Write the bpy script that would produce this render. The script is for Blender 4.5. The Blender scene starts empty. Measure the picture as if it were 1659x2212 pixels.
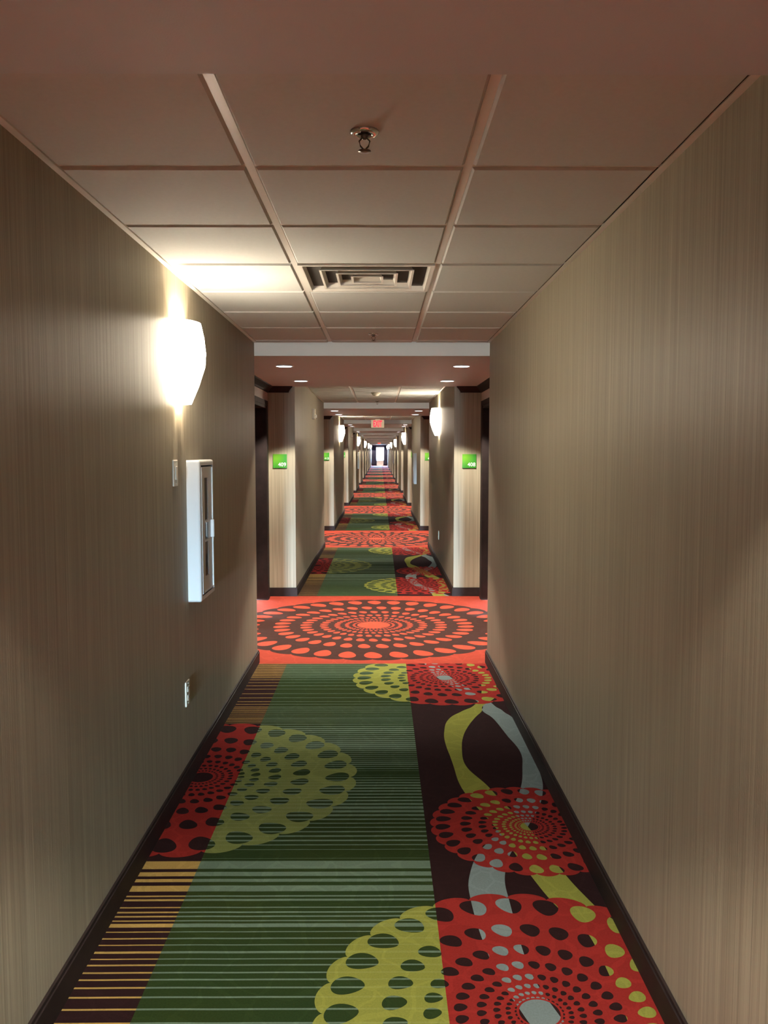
import bpy, bmesh, math, random
import numpy as np
from mathutils import Vector
random.seed(7)
scene = bpy.context.scene
COL = scene.collection

# ---------------------------------------------------------------- camera
CAM_X, CAM_Z, PITCH, YAW, FPX = 0.0583, 1.5857, 0.0722, 0.0047, 1816.66
cam_data = bpy.data.cameras.new('camera')
cam = bpy.data.objects.new('camera', cam_data)
COL.objects.link(cam)
cam.location = (CAM_X, 0.0, CAM_Z)
cam.rotation_euler = (math.pi / 2 - PITCH, 0.0, -YAW)
cam_data.sensor_fit = 'VERTICAL'
cam_data.sensor_height = 24.0
cam_data.lens = FPX / 2212 * 24.0
cam_data.clip_start = 0.05
cam_data.clip_end = 300
scene.camera = cam

# ---------------------------------------------------------------- world, exposure, light levels
world = bpy.data.worlds.new('world')
scene.world = world
world.use_nodes = True
SKY_L, GROUND_L = 4300.0, 300.0      # open sky and the land below the horizon, seen only through the end windows
_nt = world.node_tree
_tc = _nt.nodes.new('ShaderNodeTexCoord'); _sp = _nt.nodes.new('ShaderNodeSeparateXYZ')
_nt.links.new(_tc.outputs['Generated'], _sp.inputs[0])
_mr = _nt.nodes.new('ShaderNodeMapRange'); _mr.inputs['From Min'].default_value = 0.004; _mr.inputs['From Max'].default_value = 0.016
_nt.links.new(_sp.outputs[2], _mr.inputs['Value'])
_mx = _nt.nodes.new('ShaderNodeMix'); _mx.data_type = 'RGBA'
_nt.links.new(_mr.outputs[0], _mx.inputs[0])
_mx.inputs[6].default_value = (0.80 * GROUND_L, 0.90 * GROUND_L, 1.0 * GROUND_L, 1)
_mx.inputs[7].default_value = (0.60 * SKY_L, 0.80 * SKY_L, 1.0 * SKY_L, 1)
_nt.links.new(_mx.outputs[2], _nt.nodes['Background'].inputs[0])
_nt.nodes['Background'].inputs[1].default_value = 1.0
world.cycles.sampling_method = 'MANUAL'
world.cycles.sample_map_resolution = 512
vs = scene.view_settings
vs.view_transform = 'Standard'
vs.look = 'None'
vs.exposure = 0.0
vs.gamma = 1.0
vs.use_curve_mapping = False
cy = scene.cycles
cy.use_denoising = True
cy.max_bounces = 8
cy.diffuse_bounces = 5
cy.glossy_bounces = 3
cy.transmission_bounces = 6
cy.sample_clamp_indirect = 6.0
cy.caustics_reflective = False
cy.caustics_refractive = False

SPOT_W = 285.0            # each recessed downlight
SPOT_COL = (1.0, 0.93, 0.80)
SCONCE_W = 56.0          # bulb inside each sconce
SCONCE_EMIT = 52.0       # glowing glass of each sconce
SCONCE_COL = (1.0, 0.86, 0.66)

# ---------------------------------------------------------------- dimensions (metres, floor at z = 0, corridor along +y)
XW = 0.862               # corridor half width
XA = 1.155               # half width in the door bays
P = 7.62                 # bay pitch
F1 = 9.14                # far end of the first bay ahead
BAY = 2.92               # bay length
ZC = 2.377               # tile ceiling
ZS = 2.281               # bulkhead over the bays
ZT = 2.62
Y_NEAR = -22.3
def far(n): return F1 + P * (n - 1)
def near(n): return far(n) - BAY
N_FIRST, N_LAST = -2, 12
Y_END = far(N_LAST)
SEGS = [(n, far(n), near(n + 1)) for n in range(N_FIRST, N_LAST)]
SEG_BACK = (N_FIRST - 1, far(N_FIRST - 1), near(N_FIRST))
ALLSEGS = [SEG_BACK] + SEGS
BAYS = list(range(N_FIRST, N_LAST + 1))

# ================================================================= node helpers
class X:
    """a float socket with arithmetic that builds Math nodes"""
    def __init__(s, nt, v): s.nt = nt; s.v = v
    def _m(s, op, *a, clamp=False):
        n = s.nt.nodes.new('ShaderNodeMath'); n.operation = op; n.use_clamp = clamp
        for i, q in enumerate((s,) + a):
            q = q.v if isinstance(q, X) else q
            if isinstance(q, (int, float)): n.inputs[i].default_value = q
            else: s.nt.links.new(q, n.inputs[i])
        return X(s.nt, n.outputs[0])
    def __add__(s, o): return s._m('ADD', o)
    __radd__ = __add__
    def __mul__(s, o): return s._m('MULTIPLY', o)
    __rmul__ = __mul__
    def __sub__(s, o): return s._m('SUBTRACT', o)
    def __rsub__(s, o): return (s * -1.0) + o
    def __truediv__(s, o): return s._m('DIVIDE', o)
    def lt(s, o): return s._m('LESS_THAN', o)
    def gt(s, o): return s._m('GREATER_THAN', o)
    def mx(s, o): return s._m('MAXIMUM', o)
    def mn(s, o): return s._m('MINIMUM', o)
    def sin(s): return s._m('SINE')
    def abs(s): return s._m('ABSOLUTE')
    def sqrt(s): return s._m('SQRT')
    def floor(s): return s._m('FLOOR')
    def fract(s): return s._m('FRACT')
    def inv(s): return (s * -1.0) + 1.0

def new_mat(name):
    m = bpy.data.materials.new(name); m.use_nodes = True
    nt = m.node_tree
    b = nt.nodes['Principled BSDF']
    return m, nt, b
def rgba(c): return (c[0], c[1], c[2], 1.0)
def mixc(nt, fac, a, b):
    n = nt.nodes.new('ShaderNodeMix'); n.data_type = 'RGBA'; n.clamp_factor = True
    for sock, q in ((n.inputs[0], fac), (n.inputs[6], a), (n.inputs[7], b)):
        q = q.v if isinstance(q, X) else q
        if isinstance(q, (int, float)): sock.default_value = q
        elif isinstance(q, tuple): sock.default_value = rgba(q)
        else: nt.links.new(q, sock)
    return n.outputs[2]
def obj_coord(nt):
    t = nt.nodes.new('ShaderNodeTexCoord')
    s = nt.nodes.new('ShaderNodeSeparateXYZ')
    nt.links.new(t.outputs['Object'], s.inputs[0])
    return t.outputs['Object'], X(nt, s.outputs[0]), X(nt, s.outputs[1]), X(nt, s.outputs[2])
def noise(nt, vec, scale, detail=2.0, rough=0.5):
    n = nt.nodes.new('ShaderNodeTexNoise')
    n.inputs['Scale'].default_value = scale
    n.inputs['Detail'].default_value = detail
    n.inputs['Roughness'].default_value = rough
    nt.links.new(vec, n.inputs['Vector'])
    return X(nt, n.outputs[0])
def scaled(nt, vec, sc):
    n = nt.nodes.new('ShaderNodeVectorMath'); n.operation = 'MULTIPLY'
    nt.links.new(vec, n.inputs[0]); n.inputs[1].default_value = sc
    return n.outputs[0]
def bump(nt, b, h, strength, dist):
    n = nt.nodes.new('ShaderNodeBump')
    n.inputs['Strength'].default_value = strength
    n.inputs['Distance'].default_value = dist
    nt.links.new(h.v, n.inputs['Height'])
    nt.links.new(n.outputs[0], b.inputs['Normal'])
def curve(nt, x, pts, x0, x1, y0=0.0, y1=1.0):
    """piecewise function of x through a Float Curve"""
    n = nt.nodes.new('ShaderNodeFloatCurve')
    c = n.mapping.curves[0]
    q = [((a - x0) / (x1 - x0), (v - y0) / (y1 - y0)) for a, v in pts]
    c.points[0].location = q[0]; c.points[1].location = q[-1]
    for a in q[1:-1]: c.points.new(*a)
    for p_ in c.points: p_.handle_type = 'AUTO_CLAMPED'
    n.mapping.update()
    xx = (x - x0) * (1.0 / (x1 - x0))
    nt.links.new(xx.v, n.inputs['Value'])
    return X(nt, n.outputs[0]) * (y1 - y0) + y0

def plain(name, col, rough=0.6, metal=0.0, var=0.06, scale=30.0, bmp=0.0, spec=0.5, bscale=120.0):
    m, nt, b = new_mat(name)
    v, x, y, z = obj_coord(nt)
    n = noise(nt, v, scale, 3.0)
    k = (n - 0.5) * (2 * var) + 1.0
    c = nt.nodes.new('ShaderNodeVectorMath'); c.operation = 'SCALE'
    c.inputs[0].default_value = col
    nt.links.new(k.v, c.inputs['Scale'])
    nt.links.new(c.outputs[0], b.inputs['Base Color'])
    b.inputs['Roughness'].default_value = rough
    b.inputs['Metallic'].default_value = metal
    b.inputs['Specular IOR Level'].default_value = spec
    if bmp: bump(nt, b, noise(nt, v, bscale, 2.0), 0.6, bmp)
    return m
def emis(name, col, strength):
    m, nt, b = new_mat(name)
    b.inputs['Base Color'].default_value = rgba(tuple(0.7 * q for q in col))
    b.inputs['Emission Color'].default_value = rgba(col)
    b.inputs['Emission Strength'].default_value = strength
    b.inputs['Roughness'].default_value = 0.4
    return m

# ================================================================= materials
def wallpaper():
    m, nt, b = new_mat('wallpaper')
    v, x, y, z = obj_coord(nt)
    fine = noise(nt, scaled(nt, v, (260.0, 260.0, 1.3)), 1.0, 2.0, 0.6)
    mid = noise(nt, scaled(nt, v, (70.0, 70.0, 0.7)), 1.0, 2.0, 0.5)
    big = noise(nt, scaled(nt, v, (1.3, 1.3, 0.6)), 1.0, 1.0)
    k = (fine - 0.5) * 1.15 + (mid - 0.5) * 0.6 + (big - 0.5) * 0.12 + 0.5
    col = mixc(nt, k, (0.160, 0.134, 0.092), (0.455, 0.400, 0.292))
    nt.links.new(col, b.inputs['Base Color'])
    b.inputs['Roughness'].default_value = 0.50
    b.inputs['Specular IOR Level'].default_value = 0.6
    b.inputs['Anisotropic'].default_value = 0.7
    g = nt.nodes.new('ShaderNodeNewGeometry')
    cr = nt.nodes.new('ShaderNodeVectorMath'); cr.operation = 'CROSS_PRODUCT'
    nt.links.new(g.outputs['True Normal'], cr.inputs[0]); cr.inputs[1].default_value = (0, 0, 1)
    nt.links.new(cr.outputs[0], b.inputs['Tangent'])
    bump(nt, b, fine * 0.6 + mid * 0.5, 0.6, 0.0014)
    return m
M_WALL = wallpaper()
M_PAINT = plain('painted_plaster', (0.60, 0.55, 0.50), 0.7, var=0.04, scale=8, bmp=0.0006, bscale=300)
M_BULK = plain('bulkhead_paint', (0.56, 0.585, 0.60), 0.7, var=0.03, scale=6, bmp=0.0005, bscale=300)
M_FASCIA = plain('fascia_lighter', (0.80, 0.81, 0.82), 0.6, var=0.02, scale=6)  # lighter tone on the bulkhead end faces than on the underside
M_TILE = plain('ceiling_tile_board', (0.58, 0.59, 0.58), 0.85, var=0.05, scale=60, bmp=0.0006, spec=0.2, bscale=420)
M_TEE = plain('white_enamel_steel', (0.74, 0.71, 0.66), 0.38, var=0.03)
M_PLENUM = plain('dark_plenum', (0.05, 0.045, 0.04), 0.9)
M_ESP = plain('espresso_wood', (0.022, 0.014, 0.013), 0.6, var=0.5, scale=14, spec=0.18)
M_DOOR = plain('dark_door_veneer', (0.020, 0.013, 0.011), 0.5, var=0.4, scale=10, spec=0.25)
M_CHROME = plain('chrome', (0.75, 0.74, 0.72), 0.14, 1.0, var=0.02)
M_BRASS = plain('dark_bronze', (0.16, 0.13, 0.11), 0.32, 0.9, var=0.1)
M_WHITE = plain('white_powder_coat', (0.66, 0.66, 0.66), 0.4, var=0.02)
M_PLATE = plain('ivory_plastic', (0.70, 0.66, 0.56), 0.35, var=0.02)
M_SLOT = plain('dark_slot', (0.03, 0.03, 0.03), 0.6)
M_RED = plain('red_enamel', (0.45, 0.02, 0.02), 0.3)
M_BLACK = plain('black_rubber', (0.02, 0.02, 0.02), 0.5)
M_CREAM = plain('cream_plastic', (0.85, 0.79, 0.66), 0.45, var=0.02)
M_LENS = plain('strobe_lens', (0.85, 0.84, 0.8), 0.15, var=0.02)
M_DIGIT = plain('white_lettering', (0.72, 0.76, 0.70), 0.5, var=0.0)
M_CURTAIN = plain('dark_curtain_cloth', (0.030, 0.028, 0.055), 0.9, var=0.3, scale=25)
M_GLOW = emis('sconce_glass', SCONCE_COL, SCONCE_EMIT)
M_BULB = emis('lamp_bulb', SCONCE_COL, 40.0)
M_DLENS = emis('downlight_lens', (0.92, 0.97, 1.0), 9.0)
M_SIGNBODY = emis('backlit_cream_face', (0.85, 0.70, 0.46), 0.26)
M_EXIT = emis('exit_red', (1.0, 0.015, 0.05), 1.5)
def window_glass(tint):
    m, nt, b = new_mat('window_glass')
    t = nt.nodes.new('ShaderNodeBsdfTransparent'); t.inputs[0].default_value = rgba(tint)
    g = nt.nodes.new('ShaderNodeBsdfGlossy'); g.inputs['Roughness'].default_value = 0.02
    f = nt.nodes.new('ShaderNodeFresnel'); f.inputs[0].default_value = 1.45
    mx = nt.nodes.new('ShaderNodeMixShader')
    nt.links.new(f.outputs[0], mx.inputs[0]); nt.links.new(t.outputs[0], mx.inputs[1]); nt.links.new(g.outputs[0], mx.inputs[2])
    nt.links.new(mx.outputs[0], nt.nodes['Material Output'].inputs['Surface'])
    return m
M_PANE = window_glass((0.92, 0.96, 0.95))
M_DIMMED = window_glass((0.30, 0.33, 0.38))     # far-end pane, tint added to cut the daylight on the end floor
def sign_green():
    m, nt, b = new_mat('sign_green')
    v, x, y, z = obj_coord(nt)
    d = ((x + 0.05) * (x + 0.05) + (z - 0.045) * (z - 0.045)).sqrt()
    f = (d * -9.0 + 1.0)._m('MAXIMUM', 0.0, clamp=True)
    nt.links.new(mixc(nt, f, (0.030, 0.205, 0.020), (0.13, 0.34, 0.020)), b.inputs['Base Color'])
    b.inputs['Roughness'].default_value = 0.35
    return m
M_SIGN = sign_green()
def glass():
    m, nt, b = new_mat('cabinet_glass')
    b.inputs['Base Color'].default_value = (0.75, 0.78, 0.76, 1)
    b.inputs['Transmission Weight'].default_value = 1.0
    b.inputs['Roughness'].default_value = 0.03
    b.inputs['IOR'].default_value = 1.45
    return m
M_GLASS = glass()

# ---- carpet ------------------------------------------------------
Y0C, Y1C = far(0), near(1) - 0.025      # the runner's pattern piece, 1.52 .. 6.195
LINES = []                       # (start, end) of each light woven line along the runner
def thin(ys, h): LINES.extend((q - h, q + h) for q in ys)
thin([1.56 + 0.062 * i for i in range(9)], .0035)
thin([2.115, 2.172, 2.230, 2.288, 2.342, 2.385, 2.423, 2.457, 2.496, 2.527], .0036)
thin([2.562], .006); thin([2.602, 2.638, 2.676], .0036)
LINES.append((2.702, 2.725)); thin([2.742, 2.769, 2.795, 2.825], .0042); thin([2.874], .0065); thin([2.900], .0045)
LINES += [(2.933, 2.974), (2.999, 3.022), (3.041, 3.073), (3.097, 3.158)]
_y = 3.178
while _y < 4.80:
    h = 0.0065 + 0.0035 * math.sin(_y * 7.3) + 0.0025 * math.sin(_y * 23.0)
    LINES.append((_y - h, _y + h)); _y += 0.034 + 0.006 * math.sin(_y * 4.1)
thin([4.822, 4.851, 4.875, 4.897, 4.92, 4.95, 4.979, 5.012, 5.039, 5.063, 5.09, 5.113, 5.138], .0032)
thin([5.185, 5.241, 5.321, 5.417, 5.523, 5.605, 5.681, 5.753], .0034)
thin([5.805, 5.835, 5.865, 5.893, 5.922, 5.947, 5.972, 6.0, 6.023, 6.05, 6.076, 6.103, 6.129, 6.156, 6.183], .0036)
LINES.sort()
def stripe_mask(nt, y, v):
    """1 on the light woven lines: stepped ramps, each covering up to fifteen lines"""
    wob = (noise(nt, scaled(nt, v, (3.0, 0.0, 0.0)), 1.0, 1.0) - 0.5) * 0.006
    yy = y + wob
    res = None
    i = 0
    while i < len(LINES):
        j = i + 1
        while j < len(LINES) and j - i < 15 and LINES[j][1] - LINES[i][0] < 0.5: j += 1
        grp = LINES[i:j]; lo = grp[0][0] - 0.004; hi = grp[-1][1] + 0.004
        n = nt.nodes.new('ShaderNodeValToRGB'); cr = n.color_ramp; cr.interpolation = 'CONSTANT'
        stops = []
        for a, b in grp: stops += [((a - lo) / (hi - lo), 1.0), ((b - lo) / (hi - lo), 0.0)]
        cr.elements[0].position = 0.0; cr.elements[0].color = (0, 0, 0, 1)
        cr.elements[1].position = stops[-1][0]; cr.elements[1].color = (0, 0, 0, 1)
        for p_, c_ in stops[:-1]:
            e = cr.elements.new(p_); e.color = (c_, c_, c_, 1)
        xx = (yy - lo) * (1.0 / (hi - lo))
        nt.links.new(xx.v, n.inputs[0])
        m = X(nt, n.outputs[0])
        res = m if res is None else res + m
        i = j
    return res
def medallion(nt, x, y, cx, cy, R, N, q=0.735, rc=0.09, scal=0.05, sq=1.0):
    dx = (x - cx) * sq; dy = y - cy
    r = (dx * dx + dy * dy).sqrt().mx(0.002)
    th = dy._m('ARCTAN2', dx)
    sc = (th * (N / 2.0)).sin().abs()
    inside = r.lt(sc.sqrt() * (R * scal) + R * (1 - scal))
    u = ((r * -1.0 + 0.0) * (-1.0 / R))._m('LOGARITHM', q)
    ring = u.floor(); fu = u - ring - 0.46
    vv = th * (N / (2 * math.pi)) + ring * 0.5 + fu * 0.22 + 0.5
    fv = vv.fract() - 0.5
    e = fu * (1 / 0.285)
    w = fv / (fu * -0.26 + 0.335)
    petal = (e * e + w * w).lt(1.0) * r.gt(R * rc * 1.12)
    hole = petal.mx(r.lt(R * rc))
    return inside, hole
BROWN, RED, LIME, PALE = (0.019, 0.008, 0.008), (0.22, 0.019, 0.015), (0.195, 0.200, 0.038), (0.145, 0.18, 0.175)
GREEN, TEAL, GOLD = (0.022, 0.033, 0.0085), (0.120, 0.168, 0.122), (0.34, 0.22, 0.065)
def carpet_finish(nt, b, col, v):
    pile = noise(nt, v, 900.0, 2.0, 0.7)
    tuft = noise(nt, v, 160.0, 2.0, 0.6)
    vor = nt.nodes.new('ShaderNodeTexVoronoi'); vor.feature = 'DISTANCE_TO_EDGE'
    wv = nt.nodes.new('ShaderNodeVectorMath'); wv.operation = 'ADD'
    nz = nt.nodes.new('ShaderNodeTexNoise'); nz.inputs['Scale'].default_value = 5.0
    nt.links.new(v, nz.inputs['Vector'])
    nt.links.new(scaled(nt, nz.outputs['Color'], (0.22, 0.22, 0.0)), wv.inputs[0]); nt.links.new(v, wv.inputs[1])
    nt.links.new(wv.outputs[0], vor.inputs['Vector']); vor.inputs['Scale'].default_value = 7.5
    line = X(nt, vor.outputs['Distance']).lt(0.045) * 0.11
    k = (pile - 0.5) * 0.5 + (tuft - 0.5) * 0.45 + 1.0 + line
    c = nt.nodes.new('ShaderNodeVectorMath'); c.operation = 'SCALE'
    nt.links.new(col, c.inputs[0]); nt.links.new(k.v, c.inputs['Scale'])
    nt.links.new(c.outputs[0], b.inputs['Base Color'])
    b.inputs['Roughness'].default_value = 0.95
    b.inputs['Specular IOR Level'].default_value = 0.04
    bump(nt, b, pile * 0.6 + tuft * 0.5, 0.5, 0.003)
C1, C1Y, C1R, REP = 0.51, 2.27, 0.645, 3.53
CL, CLY, CLR = -0.815, 4.00, 0.815
def carpet_left():
    m, nt, b = new_mat('carpet_gold_lines')
    v, x, y, z = obj_coord(nt)
    s = stripe_mask(nt, y, v)
    blk = y.gt(3.158) * y.lt(4.812)
    inn, hole = medallion(nt, x, y, CL, CLY, CLR, 28, rc=0.075, sq=1.07)
    c = mixc(nt, s * blk.inv(), BROWN, GOLD)
    c = mixc(nt, inn * hole.inv() * blk, c, RED)
    carpet_finish(nt, b, c, v); return m
def carpet_green():
    m, nt, b = new_mat('carpet_green_lines')
    v, x, y, z = obj_coord(nt)
    s = stripe_mask(nt, y, v)
    y2 = y - y.gt(4.03) * REP
    i1, h1 = medallion(nt, x, y2, C1, C1Y, C1R, 28)
    i2, h2 = medallion(nt, x, y, CL, CLY, CLR, 28, sq=1.07)
    blot = noise(nt, v, 1.6, 1.0)
    base = mixc(nt, (blot - 0.35) * 2.2, GREEN, (0.017, 0.034, 0.012))
    g = mixc(nt, s * 0.85, base, TEAL)
    l1 = mixc(nt, s * 0.25, LIME, (0.26, 0.28, 0.10))
    l2 = mixc(nt, s * 0.35, (0.150, 0.170, 0.050), (0.19, 0.22, 0.10))
    c = mixc(nt, i2 * h2.inv(), g, l2)
    c = mixc(nt, i1 * h1.inv(), c, l1)
    carpet_finish(nt, b, c, v); return m
def carpet_right():
    m, nt, b = new_mat('carpet_brown_ribbons')
    v, x, y, z = obj_coord(nt)
    lc = curve(nt, y, [(1.5, .72), (1.62, .70), (1.87, .78), (2.27, .80), (2.6, .81), (2.85, .735), (3.02, .693), (3.4, .625), (3.86, .51), (4.27, .455),
                       (4.5, .46), (4.71, .49), (4.9, .545), (5.04, .62), (5.15, .672), (5.4, .77), (5.8, .80), (6.0, .77), (6.2, .72)], 1.5, 6.2)
    lw = curve(nt, y, [(1.5, .07), (2.27, .05), (2.85, .068), (3.02, .066), (3.5, .07), (3.86, .066), (4.2, .03), (4.4, .04), (4.65, .058), (4.9, .074), (5.04, .060), (5.15, .030), (5.4, .05), (6.2, .05)], 1.5, 6.2)
    pc = curve(nt, y, [(1.5, .76), (1.62, .72), (1.97, .62), (2.27, .51), (2.5, .46), (2.92, .447), (3.06, .463), (3.4, .60), (3.88, .778), (4.1, .81),
                       (4.33, .825), (4.6, .808), (4.9, .790), (5.04, .748), (5.15, .735), (5.5, .62), (5.8, .51), (6.0, .46), (6.2, .44)], 1.5, 6.2)
    pw = curve(nt, y, [(1.5, .07), (2.27, .05), (2.92, .068), (3.06, .066), (3.6, .06), (3.88, .052), (4.1, .040), (4.33, .026), (4.6, .040), (4.9, .060), (5.04, .062), (5.15, .038), (5.8, .05), (6.2, .05)], 1.5, 6.2)
    c = mixc(nt, (x - pc).abs().lt(pw), BROWN, PALE)
    c = mixc(nt, (x - lc).abs().lt(lw), c, LIME)
    y2 = y - y.gt(4.03) * REP
    i1, h1 = medallion(nt, x, y2, C1, C1Y, C1R, 28, rc=0.09)
    i2, h2 = medallion(nt, x, y, 0.69, 3.455, 0.42, 30, rc=0.09)
    c = mixc(nt, i2 * h2.inv(), c, RED)
    c = mixc(nt, i1 * h1.inv(), c, RED)
    carpet_finish(nt, b, c, v); return m
def carpet_bay():
    m, nt, b = new_mat('carpet_orange_medallion')
    v, x, y, z = obj_coord(nt)
    i, h = medallion(nt, x, y, 0.0, 7.60, 1.31, 36, rc=0.115, scal=0.03)
    c = mixc(nt, i, (0.30, 0.043, 0.025), (0.042, 0.019, 0.015))
    c = mixc(nt, i * h, c, (0.36, 0.054, 0.029))
    carpet_finish(nt, b, c, v); return m
M_CL, M_CG, M_CR, M_CB = carpet_left(), carpet_green(), carpet_right(), carpet_bay()

# ================================================================= mesh helpers
def me_from(name, bm, mats, smooth=False):
    me = bpy.data.meshes.new(name)
    bmesh.ops.recalc_face_normals(bm, faces=bm.faces[:])
    bm.to_mesh(me); bm.free()
    for m in (mats if isinstance(mats, (list, tuple)) else [mats]): me.materials.append(m)
    if smooth:
        for p in me.polygons: p.use_smooth = True
    return me
def link(name, me, parent=None, loc=(0, 0, 0), rot=None):
    o = bpy.data.objects.new(name, me); COL.objects.link(o)
    o.location = loc
    if rot: o.rotation_euler = rot
    if parent: o.parent = parent
    return o
def tag(o, label, cat, group=None):
    o['label'] = label; o['category'] = cat
    if group: o['group'] = group
    return o
def struct(o): o['kind'] = 'structure'; return o
def empty(name, loc, rz=0.0, parent=None):
    o = bpy.data.objects.new(name, None); COL.objects.link(o)
    o.location = loc; o.rotation_euler = (0, 0, rz); o.empty_display_size = 0.1
    if parent: o.parent = parent
    return o
def box(bm, x0, x1, y0, y1, z0, z1, mi=0):
    v = [bm.verts.new((x, y, z)) for z in (z0, z1) for y in (y0, y1) for x in (x0, x1)]
    fs = []
    for q in ((0, 2, 3, 1), (4, 5, 7, 6), (0, 1, 5, 4), (2, 6, 7, 3), (0, 4, 6, 2), (1, 3, 7, 5)):
        f = bm.faces.new([v[i] for i in q]); f.material_index = mi; fs.append(f)
    return fs
def box_mesh(name, dims, mat, bev=0.0, seg=2):
    bm = bmesh.new(); box(bm, *dims)
    if bev: bmesh.ops.bevel(bm, geom=bm.edges[:], offset=bev, segments=seg, profile=0.5, affect='EDGES')
    return me_from(name, bm, mat)
def lathe(bm, prof, n=24, cx=0.0, cy=0.0, cap=True):
    rings = []
    for r, z in prof:
        rings.append([bm.verts.new((cx + r * math.cos(2 * math.pi * i / n), cy + r * math.sin(2 * math.pi * i / n), z)) for i in range(n)])
    for a, b in zip(rings, rings[1:]):
        for i in range(n): bm.faces.new((a[i], a[(i + 1) % n], b[(i + 1) % n], b[i]))
    if cap:
        bm.faces.new(rings[0]); bm.faces.new(rings[-1])
def lathe_mesh(name, prof, mat, n=24, cap=True, smooth=True):
    bm = bmesh.new(); lathe(bm, prof, n, cap=cap)
    me = me_from(name, bm, mat, smooth)
    return me
def tube(bm, pts, r, n=8):
    pts = [Vector(p) for p in pts]
    rings = []
    for i, p in enumerate(pts):
        d = (pts[min(i + 1, len(pts) - 1)] - pts[max(i - 1, 0)]).normalized()
        a = d.cross(Vector((0, 0, 1)))
        if a.length < 1e-3: a = d.cross(Vector((1, 0, 0)))
        a.normalize(); b2 = d.cross(a)
        rings.append([bm.verts.new(p + r * (math.cos(2 * math.pi * k / n) * a + math.sin(2 * math.pi * k / n) * b2)) for k in range(n)])
    for a, b in zip(rings, rings[1:]):
        for i in range(n): bm.faces.new((a[i], a[(i + 1) % n], b[(i + 1) % n], b[i]))
    bm.faces.new(rings[0]); bm.faces.new(rings[-1])
def text_mesh(s, size, depth, mat, bold=0.0, space=1.0):
    cu = bpy.data.curves.new('lettering', 'FONT'); cu.body = s; cu.size = size; cu.extrude = depth
    cu.offset = bold; cu.align_x = 'CENTER'; cu.align_y = 'CENTER'; cu.space_character = space; cu.resolution_u = 4
    t = bpy.data.objects.new('tmp', cu); COL.objects.link(t)
    bpy.context.view_layer.update()
    dg = bpy.context.evaluated_depsgraph_get()
    me = bpy.data.meshes.new_from_object(t.evaluated_get(dg))
    bpy.data.objects.remove(t); bpy.data.curves.remove(cu)
    me.materials.clear(); me.materials.append(mat)
    return me

# ================================================================= floor and carpet
bm = bmesh.new(); box(bm, -XA - 0.5, XA + 0.5, Y_NEAR - 0.3, Y_END + 0.3, -0.15, -0.006)
floor = struct(link('floor', me_from('floor', bm, M_ESP)))
bm = bmesh.new()
for a, b, i in ((-XW, -0.637, 0), (-0.637, 0.251, 1), (0.251, XW, 2)):
    box(bm, a, b, Y0C, Y1C, -0.006, 0.0, i)
RUN = me_from('carpet_runner', bm, [M_CL, M_CG, M_CR])
bm = bmesh.new()
box(bm, -XA - 0.16, XA + 0.16, near(1) - 0.025, far(1), -0.006, 0.0)
INS = me_from('carpet_inset', bm, M_CB)
for n, a, b in ALLSEGS: link('carpet_runner', RUN, floor, (0, P * n, 0))
for n in BAYS: link('carpet_inset', INS, floor, (0, P * (n - 1), 0))
bm = bmesh.new(); box(bm, -XA - 0.16, XA + 0.16, Y_NEAR - 0.1, far(-3), -0.006, 0.0)
link('carpet_inset', me_from('carpet_inset_end', bm, M_CB), floor)

# ================================================================= walls, with cabinet niches and door openings
DOOR_H, DOOR_W = 2.065, 0.915
def doors_of(n):       # opening ranges along y: near door, far door
    return [(near(n) + 0.235, near(n) + 0.235 + DOOR_W), (far(n) - 0.235 - DOOR_W, far(n) - 0.235)]
CABS = [(-1, 0, 4.0), (1, 2, far(2) + 1.72), (-1, 4, far(4) + 2.55), (1, 6, far(6) + 1.72)]      # side, segment, near edge y
CAB_W, CAB_Z0, CAB_Z1 = 0.33, 0.861, 1.543
def build_wall(side):
    bm = bmesh.new()
    xo = XA + 0.45
    def bx(a, b, y0, y1, z0, z1, mi=0):
        x0, x1 = sorted((side * a, side * b)); box(bm, x0, x1, y0, y1, z0, z1, mi)
    for n, a, b in ALLSEGS:
        hole = [c for c in CABS if c[0] == side and c[1] == n]
        if hole:
            y0 = hole[0][2] + 0.03; y1 = hole[0][2] + CAB_W - 0.03; z0 = CAB_Z0 + 0.03; z1 = CAB_Z1 - 0.03
            bx(XW, xo, a, y0, 0, ZT); bx(XW, xo, y1, b, 0, ZT)
            bx(XW, xo, y0, y1, 0, z0); bx(XW, xo, y0, y1, z1, ZT)
            bx(XW + 0.16, xo, y0, y1, z0, z1)
        else: bx(XW, xo, a, b, 0, ZT)
    for n in BAYS:
        ds = doors_of(n)
        for a, b in ((near(n), ds[0][0]), (ds[0][1], ds[1][0]), (ds[1][1], far(n))): bx(XA, xo, a, b, 0, ZT, 1)
        for a, b in ds: bx(XA, xo, a, b, DOOR_H, ZT, 1)
    bx(XA, xo, Y_NEAR - 0.3, far(-3), 0, ZT, 1)
    return me_from('wall', bm, [M_WALL, M_PAINT])
wall_left = struct(link('wall_left', build_wall(-1)))
wall_right = struct(link('wall_right', build_wall(1)))
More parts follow.
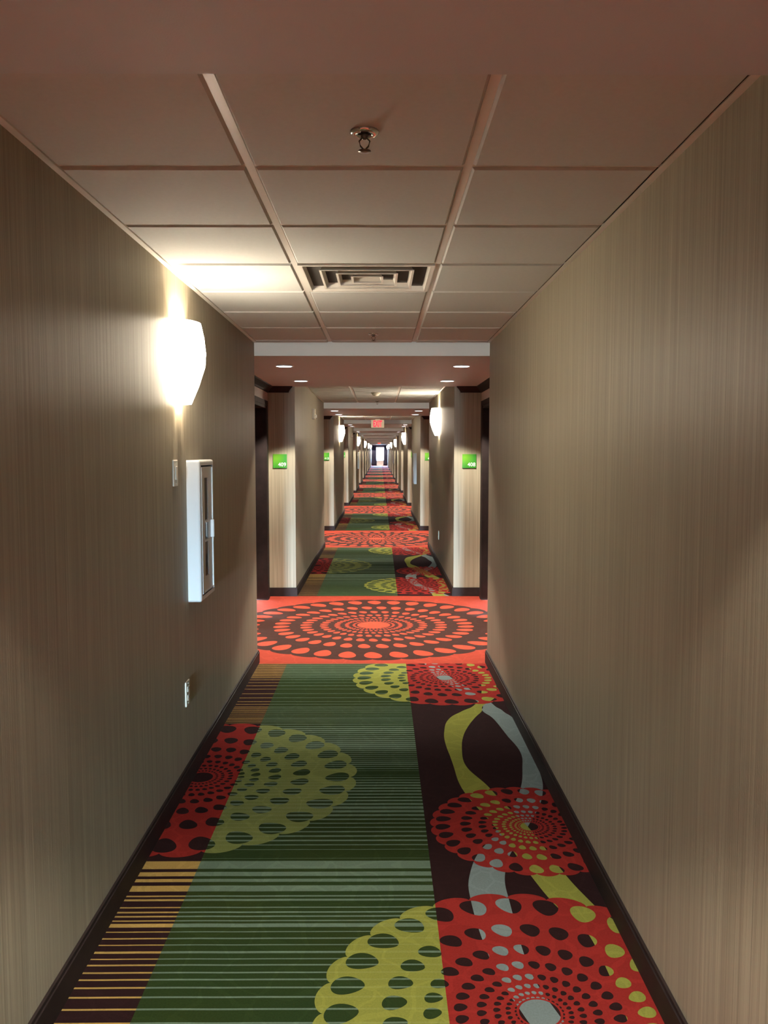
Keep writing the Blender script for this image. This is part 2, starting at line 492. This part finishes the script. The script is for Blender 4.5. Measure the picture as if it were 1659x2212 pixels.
# end walls with window openings
WX0, WX1, WZ0, WZ1 = -0.46, 0.60, 0.52, 2.03
def end_wall(y0, y1):
    bm = bmesh.new(); xo = XA + 0.45
    box(bm, -xo, WX0, y0, y1, 0, ZT); box(bm, WX1, xo, y0, y1, 0, ZT)
    box(bm, WX0, WX1, y0, y1, 0, WZ0); box(bm, WX0, WX1, y0, y1, WZ1, ZT)
    return me_from('end_wall', bm, M_PAINT)
struct(link('wall_end', end_wall(Y_END, Y_END + 0.2)))
struct(link('wall_back', end_wall(Y_NEAR - 0.2, Y_NEAR)))
def window(name, y, s, pane):
    """s = +1: the room lies towards -y"""
    bm = bmesh.new(); d0, d1 = sorted((y + s * 0.05, y + s * 0.12))
    for a, b, c, d in ((WX0, WX0 + 0.05, WZ0, WZ1), (WX1 - 0.05, WX1, WZ0, WZ1), (WX0 + 0.05, WX1 - 0.05, WZ0, WZ0 + 0.05), (WX0 + 0.05, WX1 - 0.05, WZ1 - 0.05, WZ1)):
        box(bm, a, b, d0, d1, c, d)
    w = struct(link(name, me_from('window', bm, M_WHITE)))
    p0, p1 = sorted((y + s * 0.09, y + s * 0.10))
    link('window_pane', box_mesh('window_pane', (WX0 + 0.05, WX1 - 0.05, p0, p1, WZ0 + 0.05, WZ1 - 0.05), pane), w)
    L = bpy.data.lights.new('window_portal', 'AREA'); L.shape = 'RECTANGLE'; L.size = WX1 - WX0; L.size_y = WZ1 - WZ0
    L.cycles.is_portal = True
    q = bpy.data.objects.new('window_portal', L); COL.objects.link(q)
    q.location = ((WX0 + WX1) / 2, y + s * 0.16, (WZ0 + WZ1) / 2); q.rotation_euler = (-s * math.pi / 2, 0, 0)
window('window_1', Y_END, 1, M_DIMMED)
window('window_2', Y_NEAR, -1, M_PANE)

# ---- baseboards
def build_base(side):
    bm = bmesh.new(); t = 0.014; h = 0.095
    def bx(a, b, y0, y1):
        x0, x1 = sorted((side * a, side * b))
        box(bm, x0, x1, y0, y1, 0, h - 0.012)
        x0, x1 = sorted((side * (a + 0.005 if b - a < 0.05 else a), side * b))
        box(bm, x0, x1, y0 + 0.0, y1, h - 0.012, h)
    for n, a, b in ALLSEGS:
        bx(XW - t, XW, a - t, b + t)
        bx(XW, XA, a - t, a); bx(XW, XA, b, b + t)
    for n in BAYS:
        ds = doors_of(n)
        for a, b in ((near(n), ds[0][0]), (ds[0][1], ds[1][0]), (ds[1][1], far(n))): bx(XA - t, XA, a, b)
    return me_from('baseboard', bm, M_ESP)
struct(link('baseboard_left', build_base(-1)))
struct(link('baseboard_right', build_base(1)))

# ================================================================= ceilings
GX = 0.305
T0 = 2.413 - 0.61          # first tile joint of the segment ahead
JG = 0.012                 # half joint
def tile_mesh(w, d):
    bm = bmesh.new(); c = 0.008
    lo = [bm.verts.new((x, y, 0)) for x, y in ((c, c), (w - c, c), (w - c, d - c), (c, d - c))]
    mdl = [bm.verts.new((x, y, c)) for x, y in ((0, 0), (w, 0), (w, d), (0, d))]
    up = [bm.verts.new((x, y, 0.018)) for x, y in ((0, 0), (w, 0), (w, d), (0, d))]
    bm.faces.new(lo); bm.faces.new(up)
    for a, b in ((lo, mdl), (mdl, up)):
        for i in range(4): bm.faces.new((a[i], a[(i + 1) % 4], b[(i + 1) % 4], b[i]))
    return me_from('ceiling_tile', bm, M_TILE)
_tiles = {}
def tile(w, d):
    k = (round(w, 3), round(d, 3))
    if k not in _tiles: _tiles[k] = tile_mesh(*k)
    return _tiles[k]
DIFF = (3.633, 4.243)
ROWS = [far(0) + 0.022] + [T0 + 0.61 * i for i in range(0, 8) if far(0) + 0.1 < T0 + 0.61 * i < near(1) - 0.05] + [near(1) - 0.022]
XCOLS = [-XW + 0.022, -GX, GX, XW - 0.022]
bm = bmesh.new(); box(bm, -XW - 0.3, XW + 0.3, far(0), near(1), ZC + 0.02, ZT); SLAB = me_from('ceiling_slab', bm, M_PLENUM)
bm = bmesh.new(); box(bm, -JG, JG, far(0) + 0.02, near(1) - 0.02, ZC + 0.004, ZC + 0.012); MTEE = me_from('main_tee', bm, M_TEE)
bm = bmesh.new(); box(bm, -XW + 0.02, XW - 0.02, -JG, JG, ZC + 0.005, ZC + 0.012); CTEE = me_from('cross_tee', bm, M_TEE)
bm = bmesh.new(); box(bm, -0.011, 0.011, far(0), near(1), ZC - 0.001, ZC + 0.003); box(bm, 0.009, 0.011, far(0), near(1), ZC + 0.003, ZC + 0.02); ANG = me_from('wall_angle', bm, M_TEE)
ceilings = {}
for n, a, b in ALLSEGS:
    c = struct(link('ceiling', SLAB, None, (0, P * n, 0))); ceilings[n] = c
    for s in (-1, 1):
        link('main_tee', MTEE, c, (s * GX, 0, 0))
        o = link('wall_angle', ANG, c, (s * (XW - 0.011), 0, 0))
    for y in ROWS[1:-1]: link('cross_tee', CTEE, c, (0, y, 0))
    for i in range(3):
        for j in range(len(ROWS) - 1):
            if n == 0 and j == 0: continue
            if n in (0,) and i == 1 and abs(ROWS[j] - DIFF[0]) < 0.05: continue
            x0 = XCOLS[i] + (JG if i else 0.0); x1 = XCOLS[i + 1] - (JG if i < 2 else 0.0)
            y0 = ROWS[j] + (JG if j else 0.0); y1 = ROWS[j + 1] - (JG if j < len(ROWS) - 2 else 0.0)
            link('ceiling_tile', tile(x1 - x0, y1 - y0), c, (x0, y0, ZC - 0.002 + random.uniform(-0.0008, 0.0008)))
bm = bmesh.new(); box(bm, -XA - 0.4, XA + 0.4, near(1), far(1), ZS, ZT)
def fascia(bm):
    bm.normal_update()
    for f in bm.faces:
        if abs(f.normal.y) > 0.9: f.material_index = 1
fascia(bm)
BULK = me_from('ceiling_bulkhead', bm, [M_BULK, M_FASCIA])
for n in BAYS:
    if n: struct(link('ceiling_bulkhead', BULK, None, (0, P * (n - 1), 0)))
bm = bmesh.new(); box(bm, -XA - 0.4, XA + 0.4, near(0), far(0), ZS, ZT); box(bm, -XW + 0.001, XW - 0.001, far(0), 1.61, ZS, ZC + 0.02)
box(bm, -XW + 0.001, XW - 0.001, 1.612, 1.80, ZC + 0.003, ZC + 0.02)
struct(link('ceiling_bulkhead', me_from('ceiling_bulkhead_near', bm, [M_BULK, M_FASCIA])))
bm = bmesh.new(); box(bm, -XA - 0.4, XA + 0.4, Y_NEAR - 0.2, far(-3), ZS, ZT)
struct(link('ceiling_bulkhead', me_from('ceiling_bulkhead_end', bm, M_BULK)))

# crown moulding round the head of each bay side, with mitred ends
def crown_mesh(side):
    bm = bmesh.new()
    h, p = 0.066, 0.062
    prof = [(0.0, ZS - h), (0.012, ZS - h), (0.018, ZS - h + 0.016), (0.040, ZS - 0.026), (p - 0.006, ZS - 0.014), (p, ZS - 0.010), (p, ZS), (0.0, ZS)]
    y0, y1 = near(1), far(1)
    path = [((XW + 0.018, y0), (0, 1), 0), ((XA, y0), (-1, 1), 1), ((XA, y1), (-1, -1), 1), ((XW + 0.018, y1), (0, -1), 0)]
    rings = []
    for (x, y), (dx, dy), mit in path:
        ring = []
        for d, z in prof:
            xx = x + dx * d if mit else x + (p - d) * 0.9
            ring.append(bm.verts.new((side * xx, y + dy * d, z)))
        rings.append(ring)
    for a, b in zip(rings, rings[1:]):
        for i in range(len(prof)): bm.faces.new((a[i], a[(i + 1) % len(prof)], b[(i + 1) % len(prof)], b[i]))
    bm.faces.new(rings[0]); bm.faces.new(rings[-1])
    return me_from('crown_moulding', bm, M_ESP)
CROWN = {s: crown_mesh(s) for s in (-1, 1)}
k = 0
for n in BAYS:
    for s in (-1, 1):
        k += 1
        struct(link('trim_%d' % k, CROWN[s], None, (0, P * (n - 1), 0)))

# ================================================================= doors
def door_meshes(side):
    d = {}
    w = DOOR_W
    sx = lambda a, b: tuple(sorted((side * a, side * b)))
    bm = bmesh.new(); x0, x1 = sx(0.130, 0.172); box(bm, x0, x1, 0.02, w - 0.02, 0.008, DOOR_H - 0.03)
    d['slab'] = me_from('door_slab', bm, M_DOOR)
    bm = bmesh.new()
    x0, x1 = sx(-0.016, 0.172)
    box(bm, x0, x1, 0.0, 0.02, 0, DOOR_H); box(bm, x0, x1, w - 0.02, w, 0, DOOR_H); box(bm, x0, x1, 0.02, w - 0.02, DOOR_H - 0.03, DOOR_H)
    x0, x1 = sx(-0.022, 0.0)
    box(bm, x0, x1, -0.10, 0.0, 0, DOOR_H + 0.05); box(bm, x0, x1, w, w + 0.10, 0, DOOR_H + 0.05); box(bm, x0, x1, 0.0, w, DOOR_H, DOOR_H + 0.05)
    d['frame'] = me_from('door_frame', bm, M_ESP)
    bm = bmesh.new()
    x0, x1 = sx(0.124, 0.130); box(bm, x0, x1, 0.065, 0.125, 0.90, 1.14)
    tube(bm, [(side * 0.128, 0.095, 1.0), (side * 0.075, 0.095, 1.0), (side * 0.070, 0.110, 1.0), (side * 0.070, 0.21, 1.0)], 0.009)
    d['handle'] = me_from('door_handle', bm, M_CHROME)
    return d
DM = {s: door_meshes(s) for s in (-1, 1)}
k = 0
for n in BAYS:
    for s in (-1, 1):
        for a, b in doors_of(n):
            k += 1
            dr = struct(link('door_%d' % k, DM[s]['slab'], None, (s * XA, a, 0)))
            link('door_frame', DM[s]['frame'], dr); link('door_handle', DM[s]['handle'], dr)

# ================================================================= wall sconces
def sconce_meshes():
    rows = [(2.165, .140, .104), (2.10, .150, .118), (2.03, .155, .125), (1.97, .148, .121), (1.88, .108, .092), (1.80, .066, .058)]
    n = 16
    bm = bmesh.new()
    for off, flip in ((0.0, 0), (0.004, 1)):
        rr = []
        for z, hw, p in rows:
            rr.append([bm.verts.new(((p - off) * math.sin(math.pi * i / n), (hw - off) * math.cos(math.pi * i / n), z)) for i in range(n + 1)])
        for a, b in zip(rr, rr[1:]):
            for i in range(n): bm.faces.new((a[i], a[i + 1], b[i + 1], b[i]))
        if not flip: outer = rr
        else: inner = rr
    for e in (0, -1):
        for i in range(n): bm.faces.new((outer[e][i], outer[e][i + 1], inner[e][i + 1], inner[e][i]))
    for r in range(len(rows) - 1):
        for e in (0, n): bm.faces.new((outer[r][e], outer[r + 1][e], inner[r + 1][e], inner[r][e]))
    sh = me_from('lamp_shade', bm, M_GLOW)
    bp = box_mesh('back_plate', (0.0, 0.008, -0.04, 0.04, 1.86, 2.09), M_CHROME, 0.003, 1)
    bm = bmesh.new(); lathe(bm, [(0.004, 1.875), (0.012, 1.88), (0.012, 1.90), (0.018, 1.915), (0.022, 1.93), (0.018, 1.945), (0.006, 1.955)], 12)
    bl = me_from('bulb', bm, M_BULB, True)
    bm = bmesh.new(); box(bm, 0.004, 0.056, -0.008, 0.008, 1.866, 1.876)
    ar = me_from('bracket', bm, M_CHROME)
    return sh, bp, bl, ar
SH, BP, BL, AR = sconce_meshes()
ORD = ['', 'first', 'second', 'third', 'fourth', 'fifth', 'sixth', 'seventh', 'eighth', 'ninth', 'tenth', 'eleventh', 'twelfth', 'last']
def room_left(n): return 409 + 4 * (n - 1)
def room_right(n): return 408 + 4 * (n - 1)
sconce_light = bpy.data.lights.new('sconce_bulb_light', 'POINT')
sconce_light.energy = SCONCE_W; sconce_light.color = SCONCE_COL; sconce_light.shadow_soft_size = 0.02
for n, a, b in ALLSEGS:
    if n < -1: continue
    s = -1 if n % 2 == 0 else 1
    y = (a + b) / 2
    o = empty('wall_sconce', (s * XW, y, 0), 0 if s < 0 else math.pi)
    if n == 0: lab = 'glowing tapered glass wall sconce above the switch plate and white extinguisher cabinet'
    elif n == 1: lab = 'glowing wall sconce across from the cream strobe alarm, first past the room 408 sign'
    elif n < 0: lab = 'wall sconce on the stretch of wall before the air diffuser stretch'
    else: lab = 'glowing wall sconce, %s one past the air diffuser, on the %s wall' % (ORD[n], 'switch' if s < 0 else 'opposite')
    tag(o, lab, 'wall lamp', 'wall sconces along the corridor')
    link('lamp_shade', SH, o); link('back_plate', BP, o); link('bulb', BL, o, (0.056, 0, 0)); link('bracket', AR, o)
    L = bpy.data.objects.new('sconce_bulb_light', sconce_light); COL.objects.link(L); L.parent = o; L.location = (0.056, 0, 1.985)

# ================================================================= recessed downlights
RING = lathe_mesh('trim_ring', [(0.064, 0.002), (0.066, -0.003), (0.075, -0.003), (0.078, 0.0), (0.078, 0.003), (0.064, 0.003)], M_WHITE, 28, cap=False)
DLENS = lathe_mesh('lens', [(0.0005, -0.0015), (0.064, -0.0015), (0.064, 0.002), (0.0005, 0.002)], M_DLENS, 24, cap=True)
spot = bpy.data.lights.new('downlight_beam', 'SPOT')
spot.energy = SPOT_W; spot.color = SPOT_COL; spot.spot_size = math.radians(104); spot.spot_blend = 0.22; spot.shadow_soft_size = 0.04
for n in BAYS:
    for s in (-1, 1):
        for q, y in enumerate((near(n) + 0.73, far(n) - 0.74)):
            if n < 0: continue
            lab = 'recessed downlight, %s, %s wall side, nearer the %s' % ('%s bulkhead past the air diffuser' % ORD[n] if n else 'bulkhead just before the air diffuser',
                  'switch' if s < 0 else 'opposite', ('air diffuser' if n else 'far dark end') if q == 0 else ('end window' if n else 'air diffuser'))
            o = tag(empty('downlight', (s * 0.725, y, ZS)), lab, 'ceiling light', 'downlights over the room doors')
            link('trim_ring', RING, o, (0, 0, -0.003)); link('lens', DLENS, o, (0, 0, -0.003))
            L = bpy.data.objects.new('downlight_beam', spot); COL.objects.link(L); L.parent = o; L.location = (0, 0, -0.012)

# ================================================================= air diffuser in the ceiling of the first stretch
df = tag(empty('air_diffuser', (0, (DIFF[0] + DIFF[1]) / 2, ZC)), 'square white louvred air diffuser set in the tile ceiling', 'air vent')
hs = 0.293
def frame_ring(bm, h0, z0, h1, z1, t):
    """tapered square louvre: lower half size h0 at z0 to upper half size h1 at z1, with thickness"""
    R = []
    for h, z in ((h0, z0), (h1, z1), (h1 - t, z1), (h0 - t, z0)):
        R.append([bm.verts.new((sx * h, sy * h, z)) for sx, sy in ((-1, -1), (1, -1), (1, 1), (-1, 1))])
    for q in range(4):
        a, b = R[q], R[(q + 1) % 4]
        for i in range(4): bm.faces.new((a[i], a[(i + 1) % 4], b[(i + 1) % 4], b[i]))
bm = bmesh.new(); frame_ring(bm, hs, -0.004, hs, 0.006, 0.016); frame_ring(bm, hs - 0.015, -0.004, hs - 0.040, 0.075, 0.003)
link('diffuser_frame', me_from('diffuser_frame', bm, M_TEE), df)
for h in (0.205, 0.135, 0.070):
    bm = bmesh.new(); frame_ring(bm, h, -0.005, h - 0.030, 0.055, 0.003); frame_ring(bm, h + 0.003, -0.006, h + 0.003, -0.003, 0.010)
    link('louvre', me_from('louvre', bm, M_TEE), df)
link('duct_box', box_mesh('duct_box', (-0.28, 0.28, -0.28, 0.28, 0.085, 0.10), M_PLENUM), df)
bm = bmesh.new(); frame_ring(bm, 0.28, 0.0, 0.28, 0.10, 0.003); link('duct_side', me_from('duct_side', bm, M_PLENUM), df)

# ================================================================= sprinklers and smoke detector
ESC = lathe_mesh('escutcheon', [(0.018, 0.0), (0.036, 0.0), (0.036, -0.004), (0.030, -0.008), (0.019, -0.009), (0.018, -0.004)], M_CHROME, 24, cap=False)
bm = bmesh.new()
lathe(bm, [(0.010, 0.0), (0.010, -0.014), (0.006, -0.018), (0.004, -0.020)], 12)
tube(bm, [(-0.004, 0, -0.014), (-0.013, 0, -0.024), (-0.010, 0, -0.036), (-0.002, 0, -0.044)], 0.0022, 6)
tube(bm, [(0.004, 0, -0.014), (0.013, 0, -0.024), (0.010, 0, -0.036), (0.002, 0, -0.044)], 0.0022, 6)
SPB = me_from('sprinkler_body', bm, M_BRASS, True)
SPD = lathe_mesh('deflector', [(0.003, -0.043), (0.005, -0.047), (0.016, -0.047), (0.016, -0.049), (0.004, -0.050)], M_BRASS, 16)
def sprinkler(x, y, lab):
    o = tag(empty('fire_sprinkler', (x, y, ZC - 0.002)), lab, 'sprinkler', 'ceiling sprinklers')
    link('escutcheon', ESC, o); link('sprinkler_body', SPB, o); link('deflector', SPD, o)
sprinkler(0.02, 2.144, 'metal pendent fire sprinkler in the tile between the air diffuser and the near bulkhead')
sprinkler(0.015, 5.74, 'small pendent fire sprinkler between the air diffuser and the bulkhead with downlights')
sprinkler(0.015, near(2) - 0.44, 'small pendent fire sprinkler beyond the ceiling smoke detector')
sprinkler(0.015, near(3) - 0.44, 'tiny pendent fire sprinkler just behind the hanging exit sign')
SDB = lathe_mesh('detector_base', [(0.004, 0.0), (0.066, 0.0), (0.066, -0.012), (0.058, -0.018), (0.004, -0.018)], M_CREAM, 24)
SDC = lathe_mesh('detector_cap', [(0.004, -0.018), (0.050, -0.018), (0.048, -0.030), (0.032, -0.046), (0.004, -0.050)], M_CREAM, 24)
o = tag(empty('smoke_detector', (0.003, 11.45, ZC - 0.002)), 'round smoke detector on the tile ceiling level with the strobe alarm', 'smoke detector')
link('detector_base', SDB, o); link('detector_cap', SDC, o)

# ================================================================= extinguisher cabinets
def rounded_frame(w, z0, z1, x0, x1, inner):
    bm = bmesh.new()
    box(bm, x0, x1, 0, w, z0, z0 + inner); box(bm, x0, x1, 0, w, z1 - inner, z1)
    box(bm, x0, x1, 0, inner, z0 + inner, z1 - inner); box(bm, x0, x1, w - inner, w, z0 + inner, z1 - inner)
    bmesh.ops.remove_doubles(bm, verts=bm.verts[:], dist=1e-5)
    return bm
def cab_meshes():
    w, z0, z1 = CAB_W, CAB_Z0, CAB_Z1
    bm = bmesh.new(); box(bm, 0, 0.064, 0, w, z0, z1)
    es = [e for e in bm.edges if max(v.co.x for v in e.verts) > 0.06]
    bmesh.ops.bevel(bm, geom=es, offset=0.010, segments=3, profile=0.5, affect='EDGES')
    # cut the opening in the front and back face
    for xx in (0.064, 0.0):
        f = [f for f in bm.faces if abs(f.normal.x) > 0.9 and abs(f.calc_center_median().x - xx) < 1e-3 and f.calc_area() > 0.05][0]
        r = bmesh.ops.inset_individual(bm, faces=[f], thickness=0.022 if xx else 0.030)
        bmesh.ops.delete(bm, geom=[f], context='FACES_ONLY')
    body = me_from('cabinet_body', bm, M_WHITE)
    a, b, c, d = 0.038, w - 0.038, z0 + 0.038, z1 - 0.038
    # door: flat panel with a tall glazed slot
    bm = bmesh.new(); sl0, sl1 = a + 0.085, a + 0.165
    for q in ((a, sl0, c, d), (sl1, b, c, d), (sl0, sl1, c, c + 0.07), (sl0, sl1, d - 0.05, d)): box(bm, 0.052, 0.060, *q)
    door = me_from('cabinet_door', bm, M_WHITE)
    bm = bmesh.new(); e = 0.004
    for q in ((a - e, a, c - e, d + e), (b, b + e, c - e, d + e), (a, b, c - e, c), (a, b, d, d + e)): box(bm, 0.050, 0.066, *q)
    bead = me_from('door_bead', bm, M_WHITE)
    gl = box_mesh('glass_pane', (0.054, 0.057, sl0, sl1, c + 0.07, d - 0.05), M_GLASS)
    zb = z0 + 0.28
    bars = [box_mesh('cross_bar', (0.058, 0.064, sl0 - 0.012, sl1 + 0.012, zb + k, zb + k + 0.010), M_WHITE) for k in (0.0, 0.095)]
    hn = box_mesh('door_pull', (0.060, 0.078, b - 0.040, b - 0.022, zb + 0.01, zb + 0.10), M_WHITE, 0.003, 1)
    return body, door, bead, gl, bars, hn
CB = cab_meshes()
bm = bmesh.new(); lathe(bm, [(0.004, 0.0), (0.058, 0.0), (0.062, 0.008), (0.062, 0.30), (0.056, 0.335), (0.034, 0.362), (0.018, 0.372), (0.018, 0.385)], 20)
EXB = me_from('cylinder', bm, M_RED, True)
bm = bmesh.new(); lathe(bm, [(0.016, 0.385), (0.020, 0.388), (0.020, 0.41), (0.010, 0.425)], 12)
EXV = me_from('valve', bm, M_CHROME, True)
bm = bmesh.new(); tube(bm, [(0, 0.0, 0.415), (0, -0.05, 0.44), (0, -0.09, 0.445)], 0.006); tube(bm, [(0, 0.0, 0.400), (0, -0.05, 0.405), (0, -0.09, 0.398)], 0.006)
EXH = me_from('squeeze_handle', bm, M_BLACK, True)
bm = bmesh.new(); tube(bm, [(0, 0.01, 0.405), (0, 0.055, 0.40), (0, 0.078, 0.36), (0, 0.080, 0.20), (0, 0.076, 0.08)], 0.007)
EXT = me_from('hose', bm, M_BLACK, True)
for i, (s, n, y) in enumerate(CABS):
    o = empty('extinguisher_cabinet', (s * XW, y if s < 0 else y + CAB_W, 0), 0 if s < 0 else math.pi)
    lab = ['white fire extinguisher cabinet beside the switch plate, above a power outlet', 'white fire extinguisher cabinet opposite the second sconce past the air diffuser',
           'white fire extinguisher cabinet below the fourth sconce past the air diffuser', 'distant white extinguisher cabinet opposite the sixth sconce past the air diffuser'][i]
    tag(o, lab, 'cabinet', 'extinguisher cabinets')
    body, door, bead, gl, bars, hn = CB
    link('cabinet_body', body, o); d = link('cabinet_door', door, o); link('door_bead', bead, d); link('glass_pane', gl, d)
    for q in bars: link('cross_bar', q, d)
    link('door_pull', hn, d)
    if i: continue
    e = empty('fire_extinguisher', (s * (XW + 0.066), y + CAB_W / 2, CAB_Z0 + 0.0305), 0 if s < 0 else math.pi)
    tag(e, 'red fire extinguisher standing behind the glass of the near white cabinet', 'fire extinguisher')
    link('cylinder', EXB, e); link('valve', EXV, e); link('squeeze_handle', EXH, e); link('hose', EXT, e)

# ================================================================= switch, outlets, strobes
def plate(kind, s, y, z, lab, cat):
    o = empty(kind, (s * XW, y, z), 0 if s < 0 else math.pi)
    tag(o, lab, cat)
    link('cover_plate', box_mesh('cover_plate', (0, 0.007, -0.037, 0.037, -0.059, 0.059), M_PLATE, 0.003, 2), o)
    if kind == 'light_switch':
        link('rocker', box_mesh('rocker', (0.006, 0.012, -0.014, 0.014, -0.030, 0.030), M_PLATE, 0.002, 1), o)
    else:
        for k in (-0.021, 0.021):
            f = link('receptacle', box_mesh('receptacle', (0.006, 0.0095, -0.015, 0.015, k - 0.014, k + 0.014), M_PLATE, 0.002, 1), o)
            for q in (-0.006, 0.006): link('socket_slot', box_mesh('socket_slot', (0.0094, 0.0100, q - 0.0014, q + 0.0014, k - 0.003, k + 0.007), M_SLOT), f)
    for k in (-0.048, 0.048):
        bm = bmesh.new(); lathe(bm, [(0.0005, 0.0), (0.003, 0.0), (0.003, 0.0085), (0.0005, 0.0085)], 10)
        me = me_from('screw', bm, M_PLATE); link('screw', me, o, (0, 0, k), (0, math.pi / 2, 0))
plate('light_switch', -1, 3.77, 1.488, 'ivory wall switch plate below the sconce, next to the extinguisher cabinet', 'light switch')
plate('wall_outlet', -1, 3.935, 0.438, 'ivory power outlet low on the wall under the extinguisher cabinet', 'outlet')
plate('wall_outlet', 1, 11.45, 0.44, 'small ivory power outlet low on the wall past room 408', 'outlet')
def strobe(s, y, lab):
    o = tag(empty('strobe_alarm', (s * XW, y, 2.09), 0 if s < 0 else math.pi), lab, 'fire alarm', 'strobe alarms')
    link('alarm_body', box_mesh('alarm_body', (0, 0.040, -0.058, 0.058, -0.07, 0.07), M_CREAM, 0.006, 2), o)
    link('strobe_lens', box_mesh('strobe_lens', (0.038, 0.062, -0.030, 0.030, -0.055, -0.010), M_LENS, 0.008, 2), o)
    bm = bmesh.new()
    for k in range(4): box(bm, 0.0395, 0.0425, -0.035, 0.035, 0.015 + k * 0.012, 0.019 + k * 0.012)
    link('horn_grille', me_from('horn_grille', bm, M_PLATE), o)
strobe(-1, 11.5, 'cream wall strobe alarm opposite the first sconce past the room 409 sign')
strobe(-1, far(3) + 2.4, 'small cream strobe alarm high on the wall beyond the hanging exit sign')

# ================================================================= room number signs
PLATE = box_mesh('sign_plate', (-0.0755, 0.0755, -0.012, 0.0, -0.0755, 0.0755), M_SIGN, 0.0015, 1)
for n in BAYS:
    if n < 1 or n >= N_LAST: continue
    for s in (-1, 1):
        room = room_left(n) if s < 0 else room_right(n)
        o = empty('room_sign', (s * 1.026, far(n), 1.478))
        tag(o, 'green room sign reading %d, %s door bay past the air diffuser, %s wall' % (room, ORD[n], 'switch side' if s < 0 else 'opposite'), 'sign', 'green room number signs')
        link('sign_plate', PLATE, o)
        t = text_mesh(str(room), 0.057, 0.0008, M_DIGIT, 0.0006, 1.02)
        link('sign_digits', t, o, (0.024, -0.0125, -0.038), (math.pi / 2, 0, 0))

# ================================================================= exit signs
def exit_sign(y, lab):
    o = tag(empty('exit_sign', (0.0, y, ZC - 0.002)), lab, 'exit sign', 'hanging exit signs')
    link('sign_body', box_mesh('sign_body', (-0.16, 0.16, -0.022, 0.022, -0.215, -0.020), M_SIGNBODY, 0.004, 1), o)
    link('canopy', box_mesh('canopy', (-0.065, 0.065, -0.03, 0.03, -0.020, 0.0), M_CREAM, 0.004, 1), o)
    t = text_mesh('EXIT', 0.155, 0.0015, M_EXIT, 0.0055, 1.03)
    co = np.array([v.co[:] for v in t.vertices]); lo, hi = co.min(0), co.max(0)
    for v in t.vertices:
        v.co.x = (v.co.x - (lo[0] + hi[0]) / 2) / (hi[0] - lo[0]) * 0.215
        v.co.y = (v.co.y - (lo[1] + hi[1]) / 2) / (hi[1] - lo[1]) * 0.160
    link('sign_letters', t, o, (0, -0.0235, -0.117), (math.pi / 2, 0, 0))
exit_sign(20.8, 'illuminated cream exit sign with red letters hanging past the room 413 sign')
exit_sign(69.0, 'distant red exit sign hanging before the end window')

# ================================================================= curtains at the end window
def curtain(name, xa_top, xb_top, xa_bot, xb_bot, z0, z1, lab, group):
    bm = bmesh.new(); nx, nz = 40, 8; g = []
    for th in (0.0, 0.012):
        rows = []
        for j in range(nz + 1):
            f = j / nz; z = z1 + (z0 - z1) * f
            a = xa_top + (xa_bot - xa_top) * f; b = xb_top + (xb_bot - xb_top) * f
            rows.append([bm.verts.new((a + (b - a) * i / nx, Y_END - 0.09 + th + 0.03 * math.sin(i / nx * 2 * math.pi * 6), z)) for i in range(nx + 1)])
        g.append(rows)
        for p, q in zip(rows, rows[1:]):
            for i in range(nx): bm.faces.new((p[i], p[i + 1], q[i + 1], q[i]))
    for j in range(nz):
        for i in (0, nx): bm.faces.new((g[0][j][i], g[0][j + 1][i], g[1][j + 1][i], g[1][j][i]))
    for j in (0, nz):
        for i in range(nx): bm.faces.new((g[0][j][i], g[0][j][i + 1], g[1][j][i + 1], g[1][j][i]))
    return tag(link(name, me_from(name, bm, M_CURTAIN, True)), lab, 'curtain', group)
curtain('window_curtain', -0.80, -0.36, -0.90, -0.32, 0.012, 2.10, 'dark curtain panel at the end window on the side of the odd-numbered rooms', 'curtains at the end window')
curtain('window_curtain', 0.50, 0.86, 0.44, 1.02, 0.012, 2.10, 'dark curtain panel at the end window on the side of the even-numbered rooms', 'curtains at the end window')
tag(link('window_valance', box_mesh('window_valance', (-1.10, 1.10, Y_END - 0.15, Y_END - 0.001, 2.102, 2.24), M_CURTAIN, 0.01, 2)), 'dark straight valance above the end window', 'valance')
